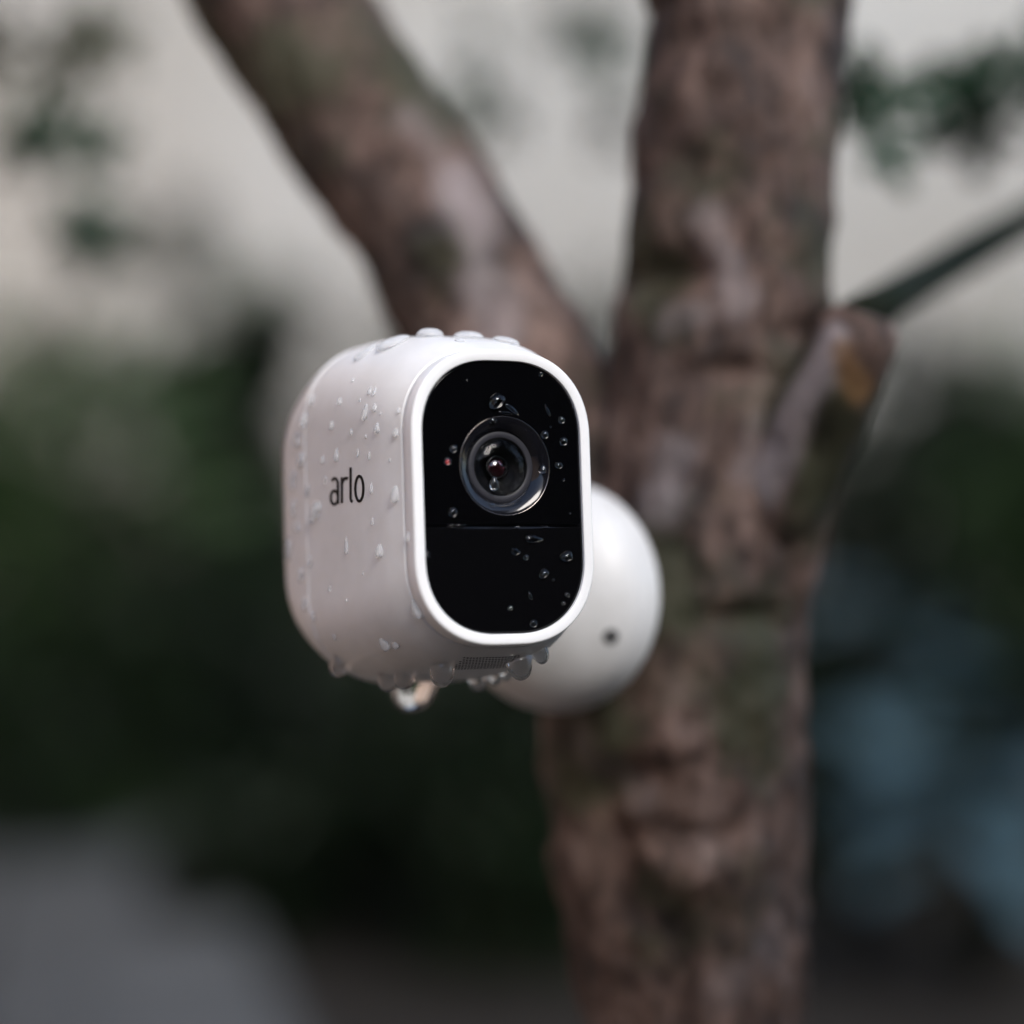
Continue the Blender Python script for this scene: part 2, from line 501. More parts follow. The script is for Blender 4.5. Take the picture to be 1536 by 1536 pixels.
# ------------------------------------------------------------------ the tree
rt = random.Random(7)
def bark_tube(name, pts, seg, rows, seed, parent, mat, dents=(), lumps=0.10, base_flare=0):
    """pts: list of (Vector, radius); smooth path with knobbly bark relief"""
    n = len(pts)
    def cr(i, t_):
        p = [pts[max(0, min(n - 1, i + k))] for k in (-1, 0, 1, 2)]
        def f(a, b_, c_, d_): return 0.5 * ((2 * b_) + (c_ - a) * t_ + (2 * a - 5 * b_ + 4 * c_ - d_) * t_ * t_ + (3 * b_ - a - 3 * c_ + d_) * t_ ** 3)
        v = Vector((f(*[q[0].x for q in p]), f(*[q[0].y for q in p]), f(*[q[0].z for q in p])))
        return v, f(*[q[1] for q in p])
    path = []
    for r_ in range(rows + 1):
        u = r_ / rows * (n - 1)
        i = min(int(u), n - 2)
        path.append(cr(i, u - i))
    vs_, fs = [], []
    prev = Vector((1, 0, 0))
    for i, (p, rad) in enumerate(path):
        tdir = (path[min(i + 1, rows)][0] - path[max(i - 1, 0)][0]).normalized()
        a = (prev - tdir * prev.dot(tdir)).normalized()
        prev = a
        bvec = tdir.cross(a)
        for k in range(seg):
            an = 2 * math.pi * k / seg
            dvec = a * math.cos(an) + bvec * math.sin(an)
            q = p + dvec * rad
            s = Vector((seed * 3.1, 0, 0))
            dd = lumps * rad * noise.noise(Vector((q.x * 22, q.y * 22, q.z * 13)) + s)
            dd += 0.055 * rad * noise.noise(Vector((q.x * 95, q.y * 95, q.z * 55)) + s)
            dd += 0.035 * rad * noise.noise(Vector((q.x * 210, q.y * 210, q.z * 120)) + s)
            dd -= 0.12 * rad * max(0, noise.noise(Vector((q.x * 55, q.y * 55, q.z * 26)) + s) - 0.12) * 2
            for (c_, sx, sz, dep) in dents:
                e2 = ((q.x - c_.x) / sx) ** 2 + ((q.z - c_.z) / sz) ** 2 + ((q.y - c_.y) / (sx * 1.5)) ** 2
                if e2 < 9: dd -= dep * math.exp(-e2)
            vs_.append(p + dvec * (rad + dd))
    for i in range(rows):
        for k in range(seg):
            a0, a1 = i * seg + k, i * seg + (k + 1) % seg
            fs.append((a0, a1, a1 + seg, a0 + seg))
    fs.append(tuple(range(seg))[::-1])
    fs.append(tuple(range(rows * seg, (rows + 1) * seg)))
    return mesh_obj(name, vs_, fs, mat, parent)

TD = 0.640                                   # depth of the trunk's middle
SP = 2 * HALF / 1536                         # metres per photo pixel per metre of depth
def tp(px, py, rpx, d=TD): return (P(px, py, d), rpx * SP * d)
foot = P(1010, 1536, TD)
tree = empty('garden_tree', (foot.x + 0.01, TD, 0))
tag(tree, 'forked brown tree with mossy bark carrying the white camera', 'tree')
off = -Vector(tree.location)
def T(lst): return [(p + off, r_) for p, r_ in lst]
f_ = foot
trunk_pts = [(Vector((f_.x - .005, TD + .01, -0.05)), 0.075), (Vector((f_.x + .005, TD, 0.06)), 0.052), (Vector((f_.x + .008, TD, 0.30)), 0.041),
             tp(1045, 1700, 172), tp(1040, 1500, 172), tp(1020, 1300, 178), tp(1003, 1120, 192), tp(1030, 960, 185), tp(1052, 820, 176), tp(1066, 640, 162),
             tp(1088, 420, 151), tp(1108, 200, 148), tp(1130, 0, 145), tp(1150, -200, 143),
             (Vector((.185, TD + .02, 1.15)), 0.026), (Vector((.23, TD + .05, 1.5)), 0.022), (Vector((.22, TD + .10, 1.9)), 0.016), (Vector((.26, TD + .1, 2.35)), 0.007)]
dents = [(P(985, 405, TD - .03), .016, .0062, .010), (P(1020, 245, TD - .03), .008, .009, .005), (P(1230, 500, TD - .03), .012, .005, .006),
         (P(1050, 50, TD - .03), .012, .006, .004), (P(960, 1160, TD - .03), .010, .006, .006), (P(1130, 930, TD - .03), .016, .005, .006),
         (P(900, 1190, TD - .03), .012, .007, .006), (P(1090, 560, TD - .03), .014, .004, .004), (P(1000, 1250, TD - .03), .02, .006, .006)]
dents = [(c_ + off, a_, b_, d_) for c_, a_, b_, d_ in dents]
bark_tube('trunk', T(trunk_pts), 112, 420, 1, tree, M['bark'], dents, 0.12)
limb_pts = [tp(985, 985, 120, .655), tp(896, 800, 138, .66), tp(822, 660, 146, .665), tp(742, 520, 136, .67), tp(676, 400, 128, .675), tp(550, 200, 122, .685), tp(414, 0, 122, .695),
            tp(255, -200, 116, .71), (Vector((-.31, .76, 1.10)), .018), (Vector((-.42, .80, 1.40)), .014), (Vector((-.50, .86, 1.8)), .007)]
ld = [(P(640, 250, .655) + off, .012, .008, .005), (P(690, 160, .655) + off, .010, .012, .004)]
bark_tube('limb', T(limb_pts), 96, 280, 5, tree, M['bark'], ld, 0.12)
stub_pts = [tp(1070, 1010, 110, .642), tp(1105, 910, 112, .638), tp(1145, 810, 104, .631), tp(1190, 705, 90, .621), tp(1232, 612, 76, .611), tp(1268, 540, 68, .604), tp(1287, 497, 64, .601), tp(1297, 470, 46, .600)]
stub = bark_tube('branch_stub', T(stub_pts), 64, 90, 9, tree, M['bark'], [(P(1262, 470, .585) + off, .005, .004, .004), (P(1225, 690, .600) + off, .004, .012, .004)], 0.20)
# worn places: pale healed strip and torn orange wood on the stub, pale rubbed bark on trunk and limb
def seg_dist(p, a_, b_):
    ab = b_ - a_
    t_ = max(0, min(1, (p - a_).dot(ab) / ab.length_squared))
    return (p - a_ - ab * t_).length
def wear_paint(o, pale, torn):
    at = o.data.color_attributes.new('wear', 'FLOAT_COLOR', 'POINT')
    for i, v in enumerate(o.data.vertices):
        q = v.co - off
        k = 0.35 * noise.noise(q * 90)
        def f(lines):
            m_ = 0
            for (a_, b_, w_, s_) in lines:
                m_ = max(m_, s_ * max(0, min(1, 1.6 * (1 + k - seg_dist(q, a_, b_) / w_))))
            return m_
        at.data[i].color = (f(pale), f(torn), 0, 1)
trunk_o = [c for c in tree.children if c.name.startswith('trunk')][0]
limb_o = [c for c in tree.children if c.name.startswith('limb')][0]
def on(o):
    t_ = BVHTree.FromPolygons([v.co - off for v in o.data.vertices], [tuple(p.vertices) for p in o.data.polygons])
    def f(px, py):
        c0 = Vector((0, 0, CAM_Z))
        loc = t_.ray_cast(c0, (P(px, py, 1) - c0).normalized())[0]
        return loc if loc is not None else P(px, py, .6)
    return f
F = on(stub)
wear_paint(stub, [(F(1245, 515), F(1190, 620), .0075, 1), (F(1190, 620), F(1145, 730), .0075, 1)], [(F(1262, 528), F(1290, 585), .0052, .6)])
F = on(trunk_o)
wear_paint(trunk_o, [(F(1010, 690), F(985, 760), .010, .55), (F(870, 1110), F(960, 1190), .008, .25), (F(1170, 1400), F(1090, 1480), .009, .25), (F(1060, 330), F(1105, 450), .008, .5), (F(1150, 640), F(1130, 700), .008, .5), (F(1000, 480), F(1050, 470), .006, .4)], [])
F = on(limb_o)
wear_paint(limb_o, [(F(690, 270), F(715, 340), .012, .85), (F(730, 430), F(750, 490), .012, .6), (F(620, 180), F(650, 220), .008, .4)], [])
link('shoot', tube_mesh('shoot', [p + off for p in (P(1285, 482, .625), P(1335, 450, .68), P(1400, 412, .73), P(1475, 369, .78), P(1560, 320, .82), P(1700, 240, .87), P(1850, 90, .92))],
                        [.0072, .0068, .0070, .0076, .0074, .0060, .003], 14, .25, 3), M['green_stem'], tree)

# twigs with lobed leaves
def lobed_leaf(name, L, lobes=5, mat=None):
    pts = []
    N = 60
    for k in range(N):
        an = 2 * math.pi * k / N
        lob = abs(math.cos((an) * lobes / 2)) ** 0.8
        rr = L * (0.15 + 0.46 * lob ** 1.4) * (1 - 0.25 * (1 + math.cos(an - math.pi)) / 2)
        pts.append((rr * math.sin(an), L * .45 + rr * math.cos(an), 0.06 * L * math.cos(an * 2) - .02 * L * lob))
    vs_ = [(0, L * .42, 0.02 * L)] + pts
    fs = [(0, 1 + k, 1 + (k + 1) % N) for k in range(N)]
    me = bpy.data.meshes.new(name)
    me.from_pydata(vs_, [], fs)
    me.update()
    me.materials.append(mat)
    me.polygons.foreach_set('use_smooth', [True] * len(me.polygons))
    return me
ivy = lobed_leaf('leaf', 0.030, 5, M['leaf_ivy'])
olive = lobed_leaf('leaf', 0.050, 5, M['leaf_olive'])
ivy_big = lobed_leaf('leaf', 0.055, 5, M['leaf_ivy'])

def twig(path, leaves, me, seed, r0=.0018, matl='green_stem'):
    rg = random.Random(seed)
    tw = link('twig', tube_mesh('twig', [p + off for p in path], [r0 * (1 - .6 * i / len(path)) for i in range(len(path))], 8), M[matl], tree)
    for (px, py, d, s, rot) in leaves:
        lf = bpy.data.objects.new('leaf', me)
        COL.objects.link(lf)
        lf.parent = tw
        lf.location = P(px, py, d) + off
        lf.rotation_euler = (R(90 + rg.uniform(-35, 35)), R(rg.uniform(-30, 30)) , R(rg.uniform(-35, 35)))
        lf.rotation_euler.rotate_axis('Z', R(rot))
        lf.scale = (s, s, s)
# upper right: leaves against the pale wall
twig([P(1640, 190, .90), P(1536, 170, .87), P(1430, 180, .84), P(1330, 180, .82), P(1255, 195, .80)],
     [(1275, 225, .80, 1.2, -60), (1330, 205, .815, 1.3, 10), (1300, 185, .80, 1.0, 40), (1360, 175, .82, .8, -20), (1500, 190, .86, 1.35, 20), (1480, 150, .85, 1.0, -35), (1540, 180, .87, 1.4, 70), (1560, 125, .87, 1.3, -10), (1590, 170, .88, 1.3, 30), (1500, 130, .86, .9, 60)], ivy, 1)
# between limb and trunk, farther off
twig([P(1010, -140, 1.5), P(960, -20, 1.52), P(925, 90, 1.54), P(905, 150, 1.56)],
     [(935, 150, 1.5, .9, 160), (950, 110, 1.5, .8, 100), (890, 10, 1.55, .9, 200), (860, -10, 1.5, .9, 170)], ivy_big, 2)
twig([P(650, -160, 1.5), P(690, -20, 1.52), P(730, 70, 1.54), P(770, 130, 1.55)],
     [(690, 100, 1.53, .9, 190), (770, 130, 1.55, .9, 150), (740, 80, 1.54, .6, 60)], ivy_big, 3)
# upper left
twig([P(-140, 160, 1.25), P(-40, 205, 1.25), P(40, 228, 1.25), P(120, 240, 1.26)],
     [(40, 225, 1.25, .8, -80), (85, 235, 1.25, .9, -100), (0, 215, 1.25, .7, -70), (120, 235, 1.26, .6, -90), (30, 200, 1.25, .6, -30), (-30, 230, 1.25, .8, -60)], ivy_big, 4)
twig([P(-140, 290, 1.25), P(-30, 320, 1.25), P(50, 332, 1.25), P(110, 340, 1.26)],
     [(60, 335, 1.25, .8, -90), (100, 340, 1.25, .9, -100), (80, 325, 1.24, .8, -80)], ivy_big, 5)
twig([P(-60, -160, 1.3), P(20, -40, 1.3), P(80, 10, 1.32), P(120, 50, 1.34)],
     [(30, 10, 1.3, 1.0, 150), (110, 15, 1.3, 1.1, 190), (130, 70, 1.32, .7, 160), (50, 60, 1.3, .8, 200), (160, 0, 1.32, 1.0, 140), (-10, 60, 1.3, 1.0, 120)], olive, 6)
# sparse crown above the picture
leaf_cloud('crown', [((.1, .1, 2.1), (.55, .5, .35)), ((-.35, .2, 1.95), (.45, .4, .30)), ((.35, .35, 1.85), (.40, .35, .28)), ((0, .5, 2.3), (.5, .45, .3))],
           1500, 0.075, M['leaf_mid'], tree, 77, kind='stuff')

# ------------------------------------------------------------------ the security camera
MM = 0.001
YAW, TILT = R(26), R(4.3)
FACE = P(757, 745, 0.506)
DEV = Matrix.Translation(FACE) @ Matrix.Rotation(YAW, 4, 'Z') @ Matrix.Rotation(-TILT, 4, 'X')
dev = empty('security_camera')
dev.matrix_world = DEV
dev.empty_display_size = 0.01
tag(dev, 'white rounded security camera with black glossy front, wet with raindrops', 'camera')
A0, B0, R0 = 23.6, 35.2, 20.6
NC = 20                                        # points per corner

def contour(offs, nc=NC, straight=6):
    """rounded-rectangle outline (x, z) in mm, softened corners, constant point count"""
    ox, oz = offs if isinstance(offs, tuple) else (offs, offs)
    a, b_ = A0 + ox, B0 + oz
    off_ = (ox + oz) / 2
    r = max(0.6, min(R0 + (0.3 if off_ > 0 else 1.0) * off_, a - .05, b_ - .05))
    ex = 2.2
    out = []
    cs = [(a - r, b_ - r, 0), (-(a - r), b_ - r, 1), (-(a - r), -(b_ - r), 2), (a - r, -(b_ - r), 3)]
    for cx, cz, q in cs:
        for k in range(nc + 1):
            th = (q + k / nc) * math.pi / 2
            c_, s_ = math.cos(th), math.sin(th)
            out.append((cx + r * math.copysign(abs(c_) ** (2 / ex), c_), cz + r * math.copysign(abs(s_) ** (2 / ex), s_)))
        nxt = cs[(q + 1) % 4]
        p0 = out[-1]
        th = (q + 1) * math.pi / 2
        p1 = (nxt[0] + r * round(math.cos(th)), nxt[1] + r * round(math.sin(th)))
        for k in range(1, straight):
            out.append((p0[0] + (p1[0] - p0[0]) * k / straight, p0[1] + (p1[1] - p0[1]) * k / straight))
    return out

def loft(name, prof, mat, parent, cap_end=False, zshift=lambda y: 0):
    vs_, fs = [], []
    n = None
    for row in prof:
        y, o_ = row[0], (row[1] if len(row) == 2 else (row[1], row[2]))
        c_ = contour(o_)
        n = len(c_)
        vs_ += [(x * MM, y * MM, (z + zshift(y)) * MM) for x, z in c_]
    for i in range(len(prof) - 1):
        for k in range(n):
            a0, a1 = i * n + k, i * n + (k + 1) % n
            fs.append((a0, a0 + n, a1 + n, a1))
    if cap_end:
        fs.append(tuple(range((len(prof) - 1) * n, len(prof) * n))[::-1])
    o = mesh_obj(name, vs_, fs, mat, parent)
    return o

def smooth_prof(keys, n):
    """Catmull-Rom through (y, offset) keys"""
    out = []
    m_ = len(keys)
    for s in range(n + 1):
        u = s / n * (m_ - 1)
        i = min(int(u), m_ - 2)
        t_ = u - i
        p = [keys[max(0, min(m_ - 1, i + k))] for k in (-1, 0, 1, 2)]
        out.append(tuple(0.5 * (2 * p[1][j] + (p[2][j] - p[0][j]) * t_ + (2 * p[0][j] - 5 * p[1][j] + 4 * p[2][j] - p[3][j]) * t_ ** 2 + (3 * p[1][j] - p[0][j] - 3 * p[2][j] + p[3][j]) * t_ ** 3) for j in range(len(keys[0]))))
    return out

BW = 2.7
bez = [(1.5, -BW), (0.25, -BW), (0.08, -BW + .05), (0, -BW + .18), (0, -0.7)]
bez += [(0.7 - 0.7 * math.cos(k / 8 * math.pi / 2), -0.7 + 0.7 * math.sin(k / 8 * math.pi / 2)) for k in range(1, 9)]
bez += [(2.5, 0.12), (4.45, 0.32), (4.6, 0.22), (4.75, -0.1)]
bezel = loft('bezel', bez, M['bezel'], dev)
bodyp = [(4.7, -0.1, -0.1), (4.85, .45, .6), (5.1, .58, .78)] + smooth_prof([(5.2, .6, .82), (12, 2.3, 3.7), (20, 3.6, 5.8), (28, 4.6, 7.2), (36, 5.3, 8.0), (46, 5.9, 8.6), (53.5, 6.2, 8.4)], 48) + [(53.7, 6.0, 8.2), (53.8, 5.4, 7.6)]
body = loft('body', bodyp, M['white'], dev)
rear = [(53.75, 5.4, 7.6), (53.6, 6.1, 8.3), (53.66, 6.3, 8.5), (53.9, 6.42, 8.62)] + smooth_prof([(54.3, 6.42, 8.6), (60, 6.3, 7.3), (66, 6.1, 5.2), (72, 5.4, 2.4), (77, 3.6, -1.6), (82, -.6, -8.0), (86, -7, -15), (87.6, -14, -21)], 44) + [(88, -21, -28)]
rearcap = loft('rear_cap', rear, M['white'], dev, cap_end=True)

# black front, upper glossy panel with the lens opening, lower satin panel
LZ = 7.4
LX = 0.7
LR = 11.7
SEAM = -7.0
PY = 0.75
outl = contour(-BW - .02, 40, 12)
def star(points, cx, cz, rad, y, y_edge):
    pts = sorted(points, key=lambda p: math.atan2(p[1] - cz, p[0] - cx))
    n = len(pts)
    vs_ = []
    for x, z in pts: vs_.append((x * MM, y_edge * MM, z * MM))
    for x, z in pts:
        d_ = math.hypot(x - cx, z - cz); f = (d_ - .55) / d_
        vs_.append(((cx + (x - cx) * f) * MM, y * MM, (cz + (z - cz) * f) * MM))
    for x, z in pts:
        an = math.atan2(z - cz, x - cx)
        vs_.append(((cx + rad * math.cos(an)) * MM, y * MM, (cz + rad * math.sin(an)) * MM))
    fs = []
    for i in range(2):
        for k in range(n):
            a0, a1 = i * n + k, i * n + (k + 1) % n
            fs.append((a0, a1, a1 + n, a0 + n))
    return vs_, fs
up = [p for p in outl if p[1] > SEAM + .3]
xe = A0 - BW - .02
up += [(x, SEAM + .12) for x in np.linspace(-xe, xe, 60)]
v_, f2 = star(up, LX, LZ, LR, PY, PY + .25)
panel = mesh_obj('front_panel', v_, f2, M['panel'], dev, smooth=False)
low = [p for p in outl if p[1] < SEAM - .3] + [(x, SEAM - .12) for x in np.linspace(-xe, xe, 60)]
v_, f2 = star(low, 0, -17, .5, PY, PY + .25)
nn = len(low)
f2.append(tuple(range(2 * nn, 3 * nn)))
lower = mesh_obj('sensor_panel', v_, f2, M['panel_low'], dev, smooth=False)
# backing so no light shows through the seam
bk = contour(-BW - .05)
mesh_obj('panel_backing', [(x * MM, 6.9 * MM, z * MM) for x, z in bk] + [(x * MM, 1.2 * MM, z * MM) for x, z in bk],
         [(k, (k + 1) % len(bk), len(bk) + (k + 1) % len(bk), len(bk) + k) for k in range(len(bk))] + [tuple(range(len(bk)))], M['black'], dev, smooth=False)

def revolve(name, prof, mat, parent, cx=LX, cz=LZ, seg=96, closed_tip=False):
    vs_, fs = [], []
    for r_, y in prof:
        for k in range(seg):
            an = 2 * math.pi * k / seg
            vs_.append(((cx + r_ * math.cos(an)) * MM, y * MM, (cz + r_ * math.sin(an)) * MM))
    for i in range(len(prof) - 1):
        for k in range(seg):
            a0, a1 = i * seg + k, i * seg + (k + 1) % seg
            fs.append((a0, a1, a1 + seg, a0 + seg))
    if closed_tip:
        fs.append(tuple(range((len(prof) - 1) * seg, len(prof) * seg)))
    return mesh_obj(name, vs_, fs, mat, parent)

lens = revolve('lens', [(11.72, PY - .02), (11.45, PY + .02), (10.6, PY + .30), (9.6, PY + .95), (8.7, PY + 2.0), (8.45, PY + 2.3)], M['cone'], dev)
revolve('rim', [(11.95, PY + .05), (11.9, PY - .10), (11.80, PY - .13), (11.68, PY - .02)], M['rim'], lens)
revolve('ring', [(8.5, PY + 2.3), (8.2, PY + 2.15), (7.4, PY + 2.15), (7.05, PY + 2.3)], M['grey_ring'], lens)
revolve('barrel', [(7.1, PY + 2.3), (6.6, PY + 2.5), (6.3, PY + 3.4), (5.0, PY + 3.8), (4.9, PY + 4.6), (3.6, PY + 4.8), (3.4, PY + 5.4), (0.1, PY + 5.5)], M['black'], lens)
revolve('inner_lens', [(2.5 * math.cos(a_), PY + 5.3 - 1.6 * math.sin(a_)) for a_ in np.linspace(0, 1.54, 14)], M['coated'], lens, closed_tip=True)
revolve('iris', [(2.9, PY + 4.6), (2.85, PY + 4.35), (2.3, PY + 4.35), (2.25, PY + 4.6)], M['black'], lens)
revolve('glass', [(6.95 * math.cos(a_), PY + 2.6 - 1.9 * math.sin(a_)) for a_ in np.linspace(0, 1.55, 20)] +
        [(6.2 * math.cos(a_), PY + 2.9 - 1.5 * math.sin(a_)) for a_ in np.linspace(1.55, 0, 20)] + [(6.95, PY + 2.6)], M['glass'], lens)

# ---- rays from the viewpoint to the surface
bpy.context.view_layer.update()
def bvh_of(objs):
    vs_, fs = [], []
    for o in objs:
        k = len(vs_)
        vs_ += [o.matrix_world @ v.co for v in o.data.vertices]
        fs += [tuple(k + i for i in p.vertices) for p in o.data.polygons]
    return BVHTree.FromPolygons(vs_, fs)
glass_o = [o for o in lens.children if o.name.startswith('glass')][0]
TREE_BVH = bvh_of([bezel, body, rearcap, panel, lower, lens, glass_o])
CAMP = Vector((0, 0, CAM_Z))
def hit(px, py):
    d = (P(px, py, 1.0) - CAMP).normalized()
    loc, nrm, idx, dist = TREE_BVH.ray_cast(CAMP, d)
    if loc is None: return None
    if nrm.dot(d) > 0: nrm = -nrm
    return loc, nrm, dist

# ---- printed lettering on the side: strokes laid on the curved surface
def stroke_letter(strokes, hw):
    vs_, fs = [], []
    inv = DEV.inverted()
    for st in strokes:
        st = [Vector((400 + x / 5.12, 470 + y / 5.12)) for x, y in st]
        # resample
        pts = []
        for a_, b_ in zip(st[:-1], st[1:]):
            for k in range(3): pts.append(a_.lerp(b_, k / 3))
        pts.append(st[-1])
        k0 = len(vs_)
        for i, p in enumerate(pts):
            d = (pts[min(i + 1, len(pts) - 1)] - pts[max(0, i - 1)]).normalized()
            nn_ = Vector((-d.y, d.x))
            for s in (-1, 1):
                q = p + Vector((nn_.x * hw * .82, nn_.y * hw)) * s
                h = hit(q.x, q.y)
                vs_.append(inv @ (h[0] + h[1] * 0.00006))
        for i in range(len(pts) - 1):
            a0 = k0 + 2 * i
            fs.append((a0, a0 + 1, a0 + 3, a0 + 2))
    return mesh_obj('letter', vs_, fs, M['ink'], dev, smooth=False)
HW = 2.3
def arc(cx, cy, rx, ry, a0, a1, n=14):
    return [(cx + rx * math.cos(R(a0 + (a1 - a0) * i / n)), cy + ry * math.sin(R(a0 + (a1 - a0) * i / n))) for i in range(n + 1)]
# letters a, r, l, o in the pixel frame of the enlarged side view
stroke_letter([arc(524, 1318, 25, 50, 215, 360, 9) + [(549, 1340), (549, 1464)], arc(521, 1415, 28, 52, -10, -350, 18)], HW)
stroke_letter([[(579, 1458), (579, 1360), (579, 1258)], arc(611, 1330, 33, 64, 180, 295, 10)], HW)
stroke_letter([[(646, 1183), (646, 1300), (646, 1420), (650, 1440), (662, 1448)]], HW)
stroke_letter([arc(713, 1347, 31, 96, 0, 360, 30)], HW)

# ---- speaker grille under the body: rows of tiny recessed holes
def disc_on(loc, nrm, r_, lift, vs_, fs, seg=7):
    a = nrm.orthogonal().normalized(); b_ = nrm.cross(a)
    k0 = len(vs_)
    for k in range(seg):
        an = 2 * math.pi * k / seg
        vs_.append(loc + (a * math.cos(an) + b_ * math.sin(an)) * r_ + nrm * lift)
    fs.append(tuple(range(k0, k0 + seg)))
invD = DEV.inverted()
body_bvh = BVHTree.FromPolygons([v.co.copy() for v in body.data.vertices], [tuple(p.vertices) for p in body.data.polygons])
def under(x, y):
    """point on the underside of the body, in the camera's own frame (mm)"""
    loc, nrm, i, d = body_bvh.ray_cast(Vector((x * MM, y * MM, -0.08)), Vector((0, 0, 1)))
    if nrm.z > 0: nrm = -nrm
    return loc, nrm
gv, gf = [], []
for i in range(18):
    for j in range(8):
        x = -7.5 + i * 0.85 + (0.42 if j % 2 else 0)
        y = 9.5 + j * 1.15
        loc, nrm = under(x, y)
        disc_on(loc, nrm, 0.33 * MM, 0.00005, gv, gf)
mesh_obj('speaker_grille', gv, gf, M['hole'], dev, smooth=False)
# status light behind the panel, left of the lens
h = hit(671, 693)
gv, gf = [], []
disc_on(invD @ h[0], Vector((0, -1, 0)), 0.45 * MM, 0.00003, gv, gf, 20)
mesh_obj('indicator_light', gv, gf, M['led'], dev, smooth=False)

# ------------------------------------------------------------------ the magnetic mount
MC = P(841, 896, 0.603)
maxis = Vector((-0.60, -0.79, 0.06)).normalized()
mq = maxis.to_track_quat('Z', 'Y')
mount = empty('magnetic_mount', MC)
mount.rotation_euler = mq.to_euler()
tag(mount, 'white domed wall mount fixed to the tree behind the white camera', 'mount')
mr = 0.0324
prof = [(0.0, -0.0030), (mr * .96, -0.0030), (mr * .99, -0.0022), (mr, -0.001), (mr, 0.001), (mr * .992, 0.003)]
prof += [(mr * .985 * math.cos(a_), 0.004 + 0.0195 * math.sin(a_)) for a_ in np.linspace(0.03, 1.55, 26)]
vs_, fs = [], []
SEG = 72
for r_, z in prof:
    for k in range(SEG):
        an = 2 * math.pi * k / SEG
        vs_.append((r_ * math.cos(an), r_ * math.sin(an), z))
for i in range(len(prof) - 1):
    for k in range(SEG):
        a0, a1 = i * SEG + k, i * SEG + (k + 1) % SEG
        fs.append((a0, a1, a1 + SEG, a0 + SEG))
fs.append(tuple(range((len(prof) - 1) * SEG, len(prof) * SEG)))
dome = mesh_obj('dome', vs_, fs, M['mount'], mount)
nk0 = Vector((0, 0, 0.012))
nk1 = mq.inverted() @ (DEV @ Vector((0.004, 0.084, -0.004)) - MC)
link('neck', tube_mesh('neck', [nk0, nk0.lerp(nk1, .5), nk1], [.012, .010, .012], 32), M['mount'], mount)
bpy.context.view_layer.update()
DB = bvh_of([dome])
d = (P(916, 955, 1.0) - CAMP).normalized()
loc, nrm, i_, di = DB.ray_cast(CAMP, d)
if nrm.dot(d) > 0: nrm = -nrm
gv, gf = [], []
mi = mount.matrix_world.inverted()
a = nrm.orthogonal().normalized(); bb = nrm.cross(a)
for r_, l_ in ((0.0022, 0.0001), (0.0019, 0.0003), (0.0016, 0.0002), (0.0013, 0.00015)):
    for k in range(24):
        an = 2 * math.pi * k / 24
        gv.append(mi @ (loc + (a * math.cos(an) + bb * math.sin(an)) * r_ + nrm * l_))
for i in range(3):
    for k in range(24):
        a0, a1 = i * 24 + k, i * 24 + (k + 1) % 24
        gf.append((a0, a1, a1 + 24, a0 + 24))
gf.append(tuple(range(72, 96)))
mesh_obj('screw_hole', gv, gf, M['mount_hole'], mount)

# ------------------------------------------------------------------ raindrops
def drop_mesh(seed, sag, irregular, mat='bead'):
    """unit drop: base in the xy plane, z outwards, -y is down; sag moves the belly down"""
    rg = random.Random(seed)
    NR, NS = 9, 28
    ph = [rg.uniform(0, 6.28) for _ in range(4)]
    vs_, fs = [], []
    rows = [(0.86, -0.18)] + [(math.cos(t_ * math.pi / 2) ** 0.80, math.sin(t_ * math.pi / 2)) for t_ in [i / NR for i in range(NR)]]
    for (rr, zz) in rows:
        for k in range(NS):
            an = 2 * math.pi * k / NS
            w = 1 + irregular * (0.5 * math.sin(2 * an + ph[0]) + 0.35 * math.sin(3 * an + ph[1]) + 0.2 * math.sin(5 * an + ph[2]))
            x, y = rr * math.cos(an) * w, rr * math.sin(an) * w
            taper = 1 - 0.28 * sag * y
            vs_.append((x * taper, y - sag * 0.30 * max(zz, 0), zz * (1 - 0.25 * sag * y)))
    vs_.append((0, -sag * 0.30, 1.0))
    n = len(rows)
    for i in range(n - 1):
        for k in range(NS):
            a0, a1 = i * NS + k, i * NS + (k + 1) % NS
            fs.append((a0, a1, a1 + NS, a0 + NS))
    for k in range(NS):
        fs.append(((n - 1) * NS + k, (n - 1) * NS + (k + 1) % NS, n * NS))
    fs.append(tuple(range(NS))[::-1])
    me = bpy.data.meshes.new('raindrop')
    me.from_pydata(vs_, [], fs)
    me.update()
    me.materials.append(M[mat])
    me.polygons.foreach_set('use_smooth', [True] * len(me.polygons))
    return me
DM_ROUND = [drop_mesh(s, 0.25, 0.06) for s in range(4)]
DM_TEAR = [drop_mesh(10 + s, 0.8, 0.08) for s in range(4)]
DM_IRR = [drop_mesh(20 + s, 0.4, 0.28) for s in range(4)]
CLEAR = {'round': [drop_mesh(s_, 0.25, 0.06, 'water') for s_ in range(4)], 'tear': [drop_mesh(10 + s_, 0.8, 0.08, 'water') for s_ in range(4)],
         'irr': [drop_mesh(20 + s_, 0.4, 0.28, 'water') for s_ in range(4)]}
drng = random.Random(3)

def drop_at(loc, nrm, hw, hh, th, label, group, kind='tear', roll=0.0):
    down = Vector((0, 0, -1))
    y = -(down - nrm * down.dot(nrm))
    if y.length < 0.25: y = Vector((0, 1, 0)) - nrm * nrm.y
    y.normalize()
    x = y.cross(nrm).normalized()
    if roll:
        q = Matrix.Rotation(R(roll), 3, nrm)
        x, y = q @ x, q @ y
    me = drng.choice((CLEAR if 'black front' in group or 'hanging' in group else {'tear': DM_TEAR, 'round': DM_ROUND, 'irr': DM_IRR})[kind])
    o = bpy.data.objects.new('raindrop', me)
    COL.objects.link(o)
    m3 = Matrix((x * hw, y * hh, nrm * th)).transposed().to_4x4()
    o.matrix_world = Matrix.Translation(loc) @ m3
    tag(o, label, 'raindrop', group)
    return o

